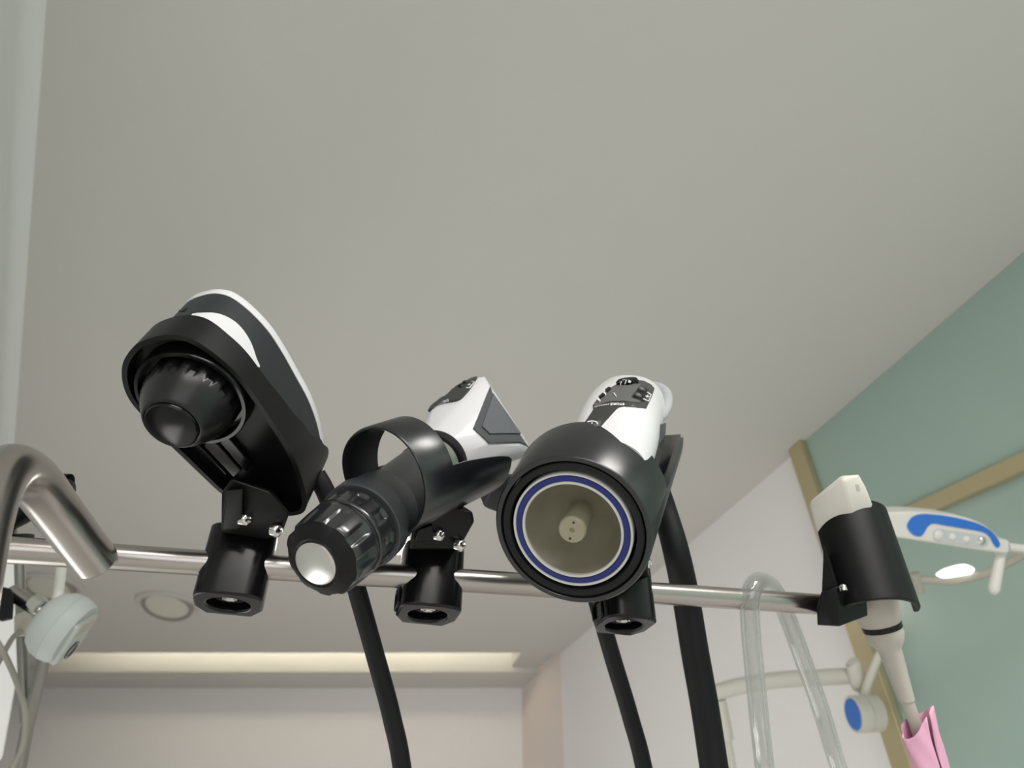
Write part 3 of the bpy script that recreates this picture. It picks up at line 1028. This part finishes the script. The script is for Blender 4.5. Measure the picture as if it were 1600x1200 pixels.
for x, y in ((1001.5, 610), (996, 619.5)):
    l, n = cast(bv3b, x, y)
    bm = bmesh.new(); e1, e2 = basis(n); ball(bm, l + n * 0.0008, 0.0026, 0.0022, 0.0016, e1, e2, n)
    link('button', bm, 'panel_grey', panel3)
bm = bmesh.new()
la, na = cast(bv3b, 969, 601.5); lb, nb = cast(bv3b, 991, 598.5)
tube(bm, [la - na * .001, la + na * 0.0016, lb + nb * 0.0016, lb - nb * .001], [.0016, .0026, .0026, .0016], 14, smooth=4)
wheel = link('dial_wheel', bm, 'black_gloss', panel3)
bm = bmesh.new()
relief(bm, [(950, 614), (946, 611.5), (952, 607.5), (955, 609)], bv3b, .0016, .5, 3)
relief(bm, [(938, 624.5), (936, 622.5), (943, 616.5), (946, 619)], bv3b, .0016, .5, 3)
link('side_key', bm, 'black_plastic', panel3)
bm = bmesh.new()
relief(bm, [(926, 668), (931, 658.5), (940, 658.5), (937, 667)], bv3b, .0006, .5, 3)
pkey = link('power_key', bm, 'panel_grey', panel3)
bv3c = bvh_of(body3, panel3, keyp, wheel, pkey)
bm = bmesh.new()
relief(bm, stroke([(1011, 613), (1017, 617), (1013, 627), (1005, 623.5)], 1.2), bv3c, .0004, .5, 2, 0)
relief(bm, stroke([(1008, 619), (1014, 620.5)], 0.9), bv3c, .0004, .5, 2, 0)
relief(bm, stroke([(1012, 617.5), (1010, 622)], 0.9), bv3c, .0005, .5, 2, 0)
relief(bm, stroke([(959, 616), (963, 621.5)], 0.9), bv3c, .0012, .5, 2, 0)
relief(bm, stroke([(944, 615.5), (946.5, 618.5)], 2.4), bv3c, .0014, .5, 2, 0)
relief(bm, stroke([(935.5, 625.5), (938, 628.5)], 2.4), bv3c, .0014, .5, 2, 0)
for (xa, ya, xb, yb, w) in ((971, 596.5, 969, 601.5, 1.3), (978, 594.5, 976, 600, 1.3), (983.5, 594.5, 983, 598, 4.0)):
    relief(bm, stroke([(xa, ya), (xb, yb)], w), bv3c, .0004, .5, 2, 0)
arc = [(925.5 + 8.2 * math.cos(a), 661.8 - 3.4 * math.sin(a)) for a in [R(-25 + 250 * k / 16) for k in range(17)]]
relief(bm, stroke(arc, 1.5), bv3c, .0004, .5, 2, 0)
relief(bm, stroke([(924.6, 664.4), (925.6, 660.6)], 1.4), bv3c, .0005, .5, 2, 0)
lettering(bm, 'STORZ', [(975.5, 631), (964, 630.6), (953, 631)], 3.2, bv3c, .0005, .5, 0.03)
lettering(bm, 'MEDICAL', [(951, 631.2), (938, 633.4), (928, 636.4)], 2.0, bv3c, .0005, .5)
link('printing', bm, 'white_print', panel3, weld=False)
# clear bumper and grey trigger
bm = bmesh.new()
bp = [(1014, 600, .548), (1028, 604, .545), (1038, 611, .54), (1043, 621, .535), (1042, 634, .525), (1037, 647, .515), (1028, 657, .505)]
tube(bm, [P(*v) for v in bp], [.002, .0034, .004, .004, .004, .0034, .002], 14)
link('edge_bumper', bm, 'clear_bumper', hp3)
bm = bmesh.new()
hull(bm, [P(1008, 673, .440), P(1013, 669, .442), P(1036, 670, .462), P(1041, 660, .470), P(1040, 676, .466), P(1033, 690, .458), P(1020, 704, .445),
          P(1013, 690, .440), P(1012, 671, .48), P(1040, 668, .50), P(1034, 692, .49), P(1020, 703, .48)])
link('trigger', bm, 'grip_dark', hp3, bevel=0.0012)
bm = bmesh.new()
tube(bm, [P(992, 672, .560), P(1010, 725, .580), P(1027, 768, .585), P(1038, 797, .583), P(1056, 860, .568), P(1071, 930, .575), P(1086, 1020, .572), P(1102, 1110, .565), P(1122, 1240, .55), P(1180, 1600, .50)], [.0105, .0105, .0105, .0100, .0105, .0110, .0112, .0112, .0112, .0112], 28)
link('cable', bm, 'black_rubber', hp3)

# ================================================================ CLEAR HOSE OVER THE RAIL
bm = bmesh.new()
hz = [(1240, 1600, .49), (1198, 1230, .535), (1187, 1130, .535), (1178, 1040, .535), (1172, 970, .537), (1173, 930, .540), (1181, 912, .548), (1194, 909, .562), (1208, 920, .580), (1222, 945, .592), (1238, 985, .598), (1258, 1040, .60), (1283, 1110, .60), (1322, 1240, .60), (1430, 1600, .56)]
pts = [P(*v) for v in hz]
tube(bm, pts, 0.0072, 24, cap=False)
inner = tube(bm, pts, 0.0046, 24, cap=False)
hose = link('clear_hose', bm, 'hose_clear', None)
prop(hose, 'transparent plastic hose draped over the rail near its right end', 'hose')

# ================================================================ PROBE HOLDER AND PROBE
ph = thing('probe_holder', rail_pt(1300), 'black curved probe holder on the right end of the rail', 'holder')
PC = P(1338, 868, .572)                       # centre of the half tube
ex, ey, ez = clamp_axes(None)
def cyl(th, r, z):
    return PC + (CX * math.sin(th) - Vector((0, 1, 0)) * math.cos(th)) * r + UP * z
bm = bmesh.new()
N = 36
def prof_top(f): return 0.0345
rows = [[], [], [], []]
for i in range(N + 1):
    th = R(-72 + 156 * i / N)
    zt = 0.0335; zb = -0.0470 + (0.008 if th > R(60) else 0) * 0
    if i >= N - 1: zt = 0.037
    rows[0].append(bm.verts.new(cyl(th, 0.0325, zb)))
    rows[1].append(bm.verts.new(cyl(th, 0.0325, zt)))
    rows[2].append(bm.verts.new(cyl(th, 0.0288, zt)))
    rows[3].append(bm.verts.new(cyl(th, 0.0288, zb)))
for k in range(4): ring_faces(bm, rows[k], rows[(k + 1) % 4], closed=False)
for i in (0, N): bm.faces.new([rows[k][i] for k in range(4)])
link('curved_shell', bm, 'black_plastic', ph, bevel=0.0008)
bm = bmesh.new()
hull(bm, [P(1283, 925, .535), P(1308, 916, .530), P(1312, 979, .530), P(1277, 977, .538), P(1276, 950, .538), P(1356, 962, .545), P(1354, 938, .545), P(1330, 916, .545),
          P(1290, 918, .57), P(1345, 925, .575), P(1350, 958, .575), P(1290, 968, .575)])
link('clamp_block', bm, 'black_plastic', ph, bevel=0.0012)
bm = bmesh.new()
hull(bm, [P(1287, 850, .540), P(1284, 924, .538), P(1309, 917, .532), P(1290, 850, .556), P(1288, 922, .56), P(1312, 915, .556)])
link('gusset', bm, 'black_plastic', ph, bevel=0.0006)
screw(ph, P(1317, 918, .528), UP, .003)

pr = thing('probe', P(1340, 870, .575), 'cream handheld scanning probe standing in the curved black holder', 'probe')
bm = bmesh.new()
hull(bm, [P(1264, 789, .575), P(1267, 782, .575), P(1314, 743, .562), P(1341, 741, .562), P(1352, 760, .562), P(1363, 787, .562), P(1361, 797, .565),
          P(1272, 822, .572), P(1330, 800, .560), P(1318, 750, .557), P(1345, 880, .575), P(1290, 885, .578),
          P(1275, 790, .60), P(1318, 752, .605), P(1345, 752, .605), P(1360, 790, .605), P(1350, 880, .605), P(1292, 885, .60)])
link('transducer_head', bm, 'probe_cream', pr, bevel=0.0035, seg=4)
bvp = bvh_of(bpy.data.objects['transducer_head'])
bm = bmesh.new()
relief(bm, [(1335.5, 757), (1340.5, 756.5), (1344.5, 766.5), (1339.5, 767.5)], bvp, 0.0004, .56, 2)
link('orientation_notch', bm, 'probe_grey', pr)
PA = P(1336, 860, .585); PB = P(1379, 982, .575); pd = (PB - PA).normalized(); pl = (PB - PA).length
bm = bmesh.new()
lathe(bm, PA, pd, [(-0.02, 0), (-0.02, 0.022), (0.012, 0.0225), (pl * 0.75, 0.0205), (pl - .004, 0.0152), (pl - .0035, 0.0146), (pl - .0035, 0)], 48)
link('grip', bm, 'probe_grey', pr)
bm = bmesh.new()
lathe(bm, PB, pd, [(-.0037, 0), (-.0037, 0.0148), (-0.0032, 0.0154), (0.0003, 0.0154), (.0008, 0.0148), (.0008, 0)], 48)
prop(link('black_band', bm, 'black_gloss', pr), 'black ring band')
PD = P(1417, 1095, .562)
pd2 = (PD - PB).normalized(); l2 = (PD - PB).length
bm = bmesh.new()
lathe(bm, PB, pd2, [(.0006, 0), (.0006, .0148), (.006, .0146), (.011, .0128), (.0155, .0095), (.018, .0088), (l2, .0060), (l2, .0)], 48)
link('strain_relief', bm, 'probe_grey', pr, sharp=60)
bm = bmesh.new()
tube(bm, [PD - pd2 * .003, P(1430, 1130, .56), P(1446, 1180, .555), P(1462, 1240, .55), P(1560, 1600, .50)], [.0050] * 5, 20)
link('cord', bm, 'probe_grey', pr)
# pink film wrapped round the cord
bm = bmesh.new()
N = 40
rows = []
cA, cB = P(1432, 1126, .557), P(1464, 1240, .550)
ax = (cB - cA).normalized(); e1, e2 = basis(ax, CX)
for j in range(15):
    t = j / 14
    row = []
    for i in range(N + 1):
        th = R(70 + 350 * i / N)
        w = 0.0142 + 0.0012 * math.sin(3 * th + 2.0 * t) + 0.0008 * math.sin(7 * th + 9 * t) - 0.0016 * t
        sx = e1 * (math.cos(th) * w) + e2 * (math.sin(th) * w * 0.62)
        lip = ax * (-0.008 * math.cos(th) * (1 - t) ** 2 - 0.003 * math.sin(2 * th) * (1 - t))
        row.append(bm.verts.new(cA + (cB - cA) * t + sx + lip))
    rows.append(row)
for a, b in zip(rows, rows[1:]): ring_faces(bm, a, b, closed=False)
film = link('film_wrap', bm, 'pink_film', None)
s = film.modifiers.new('thickness', 'SOLIDIFY'); s.thickness = 0.0004
prop(film, 'crumpled pink film wrapped around the probe cord', 'wrap')

# ================================================================ THINGS BEHIND, LEFT
lv = thing('clamp_lever', P(60, 785, .47), 'black lever knob behind the bent steel arm', 'lever')
bm = bmesh.new()
tube(bm, [P(-10, 822, .47), P(30, 803, .47), P(70, 775, .47), P(102, 759, .47), P(107, 757, .47), P(110, 756, .47)], [.007, .008, .0085, .0082, .0062, .002], 24)
link('handle', bm, 'black_plastic', lv)
bm = bmesh.new()
tube(bm, [P(14, 812, .475), P(15, 850, .462)], .0045, 16, smooth=1)
link('shank', bm, 'steel_dull', lv)
bm = bmesh.new()
lathe(bm, P(20, 842, .452), (P(20, 846, .452) - P(20, 842, .452)).normalized(), [(-.001, 0), (-.001, .0115), (.0035, .0115), (.0035, 0)], 32)
link('washer', bm, 'black_plastic', lv)

st = thing('steel_stand', P(50, 1100, .85), 'thin steel stand with forked poles behind the pale lamp head', 'stand')
bm = bmesh.new(); tube(bm, [P(30, 868, .90), P(34, 1000, .88), P(40, 1128, .86)], .0058, 20); link('post', bm, 'steel_dull', st)
bm = bmesh.new(); tube(bm, [P(84, 960, .87), P(66, 1040, .86), P(42, 1140, .855), P(20, 1260, .84)], .0072, 20); link('slanted_pole', bm, 'steel_dull', st)
bm = bmesh.new(); tube(bm, [P(97, 880, .90), P(92, 920, .90), P(88, 945, .89)], .006, 16); prop(link('upper_rod', bm, 'lamp_white', st), 'white upper rod')
bm = bmesh.new(); box(bm, P(48, 972, .88), CX, CY, CZ, .022, .026, .03); link('joint_block', bm, 'arm_grey', st, bevel=.002)

hd_ = thing('lamp_head', P(98, 985, .80), 'pale round swivel head on a short steel arm below the left rail end', 'lamp')
LA = axis_from(98, 985, 0.86, -0.50, 104)
LC = P(98, 980, .80)
bm = bmesh.new()
lathe(bm, LC, LA, [(-.029, 0), (-.0285, .012), (-.026, .022), (-.020, .0305), (-.011, .0360), (-.001, .0378), (-.0005, .0372), (.0005, .0372), (.001, .0378), (.008, .0372), (.014, .0350), (.0165, .0335), (.0165, .0)], 56)
hs = link('dome', bm, 'head_pale', hd_, sharp=50)
e1, e2 = basis(LA, CX)
lf = LC + LA * 0.0165
dn = (-CY - LA * (-CY).dot(LA)).normalized(); sd = LA.cross(dn)
bm = bmesh.new()
box(bm, lf + dn * 0.004 - LA * .001, dn, sd, LA, .050, .044, .012)
face = link('face_plate', bm, 'head_pale', hd_, bevel=.003)
bm = bmesh.new(); lathe(bm, lf + dn * 0.017, LA, [(.004, 0), (.004, .0105), (.0065, .0105), (.0065, .008), (.0055, .007), (.0055, 0)], 32); link('lens', bm, 'lens_dark', face)
bm = bmesh.new(); box(bm, lf - dn * 0.014 + LA * .005, dn, sd, LA, .016, .036, .002); link('slot', bm, 'arm_grey', face, bevel=.0005)
bm = bmesh.new(); tube(bm, [P(18, 925, .83), P(45, 943, .82), P(78, 968, .80)], .0085, 20); link('arm', bm, 'steel', hd_)
bm = bmesh.new(); lathe(bm, P(52, 940, .81), (P(72, 955, .805) - P(52, 940, .81)).normalized(), [(0, 0), (0, .009), (.006, .010), (.014, .010), (.016, .008), (.016, 0)], 28); link('swivel_nut', bm, 'chrome', hd_)
bm = bmesh.new(); hull(bm, [P(-14, 912, .80), P(18, 920, .80), P(22, 938, .80), P(20, 968, .80), P(2, 972, .80), P(-14, 960, .80), P(-14, 915, .84), P(18, 922, .84), P(20, 965, .84), P(-14, 960, .84)]); prop(link('mount_clamp', bm, 'black_plastic', hd_, bevel=.003), 'black mounting clamp')

bm = bmesh.new()
tube(bm, [P(-20, 985, .80), P(0, 1010, .80), P(24, 1060, .80), P(39, 1110, .80), P(37, 1160, .80), P(22, 1195, .80), P(0, 1230, .80)], .0032, 14)
prop(link('thin_cable', bm, 'cable_grey', None), 'thin grey cable hanging in a loop at the left edge', 'cable')
bm = bmesh.new()
tube(bm, [P(44, 985, .87), P(24, 992, .86), P(6, 1020, .84), P(-16, 1060, .82)], .0030, 14)
prop(link('short_cable', bm, 'cable_grey', None), 'short grey cable curving off the stand joint block', 'cable')
bm = bmesh.new()
hull(bm, [P(-60, 870, 1.1), P(24, 880, 1.12), P(30, 1040, 1.12), P(4, 1185, 1.12), P(-60, 1230, 1.1), P(-60, 870, 1.16), P(22, 880, 1.16), P(27, 1040, 1.16), P(2, 1185, 1.16), P(-60, 1230, 1.16)])
prop(link('equipment_panel', bm, 'wall_paint', None, bevel=.004), 'white equipment panel at the far left edge behind the stand', 'panel')

# ================================================================ THINGS BEHIND, RIGHT
lamp = thing('surgical_lamp', P(1490, 835, 1.15), 'white lamp arm with blue swoosh in front of the green glass', 'lamp')
D = 1.15
top_ = [(1380, 801), (1420, 799), (1444, 800), (1485, 804), (1515, 810), (1537, 819), (1552, 830), (1564, 843), (1578, 844), (1579, 864), (1572, 866), (1530, 860), (1485, 853), (1405, 841), (1380, 838)]
bm = bmesh.new()
prism(bm, [P(x, y, D) for x, y in top_], CZ * 0.05)
body = link('housing', bm, 'lamp_white', lamp, bevel=.004)
bvL = bvh_of(body)
blue = catmull([(1417, 823), (1422, 811), (1432, 804.5), (1447, 803), (1477, 806), (1507, 812), (1530, 819), (1547, 829), (1557, 840), (1562, 850), (1558, 856), (1552, 850), (1545, 838), (1534, 831), (1507, 826), (1477, 821), (1458, 818), (1449, 823), (1444, 832), (1437, 838), (1426, 835)], 4, True)
bm = bmesh.new(); relief(bm, blue, bvL, .0012, D, 6)
prop(link('blue_swoosh', bm, 'lamp_blue', lamp), 'bright blue curved inlay')
pill = []
for k in range(9): pill.append((1467 - 10 * math.sin(PI * k / 8) * 1.0, 836 - 10 * math.cos(PI * k / 8)))
for k in range(9): pill.append((1535 + 10 * math.sin(PI * k / 8), 846 + 9 * math.cos(PI * k / 8)))
bm = bmesh.new(); relief(bm, pill, bvL, .001, D, 6)
win = link('clear_window', bm, 'window_clear', lamp)
for x, y, r, m in ((1466, 836, 8, 'lamp_white'), (1488, 839, 6, 'lamp_white'), (1510, 843, 6, 'lamp_white'), (1534, 845, 6.5, 'chrome')):
    l, n = cast(bvL, x, y, D)
    bm = bmesh.new(); e1, e2 = basis(n); ball(bm, l, r * D / F, r * D / F, .004, e1, e2, n); link('key', bm, m, win)
bm = bmesh.new(); tube(bm, [P(1574, 855, D + .025), P(1630, 861, D + .025)], .0075, 24, smooth=1); link('pivot_rod', bm, 'lamp_white', lamp)
bm = bmesh.new(); tube(bm, [P(1565, 858, D + .02), P(1560, 885, D + .01), P(1554, 917, D), P(1553, 922, D), P(1552.7, 923.5, D)], [.0078, .008, .0085, .007, .003], 24); link('handle', bm, 'lamp_white', lamp)

ra = thing('curved_lamp_arm', P(1500, 905, 1.45), 'pale curved tube arm with a small glowing white disc under the blue swoosh lamp', 'lamp arm')
bm = bmesh.new(); tube(bm, [P(1426, 915, 1.3), P(1440, 906, 1.3), P(1490, 908, 1.28), P(1535, 898, 1.25), P(1570, 882, 1.23), P(1600, 866, 1.21), P(1650, 840, 1.2)], .0075, 20); link('tube', bm, 'arm_grey', ra)
bm = bmesh.new(); lathe(bm, P(1432, 906, 1.3), (P(1440, 930, 1.3) - P(1432, 906, 1.3)).normalized(), [(-.013, 0), (-.013, .009), (.024, .008), (.024, 0)], 24); link('end_joint', bm, 'arm_grey', ra)
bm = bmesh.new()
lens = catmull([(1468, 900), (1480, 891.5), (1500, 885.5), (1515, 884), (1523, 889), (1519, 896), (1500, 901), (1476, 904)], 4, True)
prism(bm, [P(x, y, 1.255) for x, y in lens], CZ * 0.012)  # flat white emissive disc set against the tube
prop(link('glowing_disc', bm, 'white_glow', ra, bevel=.002), 'glowing white disc')

wl = thing('wall_lamp', P(1332, 1100, 1.6), 'cream jointed wall lamp arm with a round blue-faced joint by the brass strip', 'lamp')
E = 1.6
bm = bmesh.new(); tube(bm, [P(1085, 1092, E), P(1115, 1083, E), P(1160, 1071, E), P(1220, 1062, E), P(1290, 1058, E), P(1330, 1056, E)], .0175, 24); link('curved_arm', bm, 'lamp_cream', wl)
bm = bmesh.new(); tube(bm, [P(1331, 1034, E - .02), P(1334, 1040, E - .02), P(1342, 1072, E - .02), P(1344, 1080, E - .02)], [.012, .0165, .0165, .006], 24); link('knuckle', bm, 'lamp_cream', wl)
bm = bmesh.new(); tube(bm, [P(1344, 1104, E - .05), P(1362, 1052, E - .05), P(1384, 1000, E - .05)], [.0105, .009, .008], 20); link('rod', bm, 'lamp_cream', wl)
ja = axis_from(1345, 1115, 1.0, 0.06, 62)
jc = P(1333, 1116, E - .07)
bm = bmesh.new(); lathe(bm, jc, ja, [(0, 0), (0, .036), (.002, .0372), (.026, .0372), (.0265, .0355), (.0285, .0355), (.029, .0372), (.055, .0365), (.058, .033), (.058, 0)], 48); jd = link('round_joint', bm, 'lamp_cream', wl)
bm = bmesh.new(); lathe(bm, jc, ja, [(-.0025, 0), (-.0022, .030), (.0, .032), (.001, .032), (.001, 0)], 48); prop(link('blue_cap', bm, 'lamp_blue', jd), 'bright blue round cap')
bm = bmesh.new(); tube(bm, [P(1124, 1092, E), P(1130, 1122, E), P(1136, 1154, E)], .0145, 20); link('lower_sleeve', bm, 'lamp_cream', wl)
bm = bmesh.new(); tube(bm, [P(1136, 1150, E), P(1142, 1180, E), P(1150, 1230, E)], .007, 16); link('lower_rod', bm, 'lamp_cream', wl)
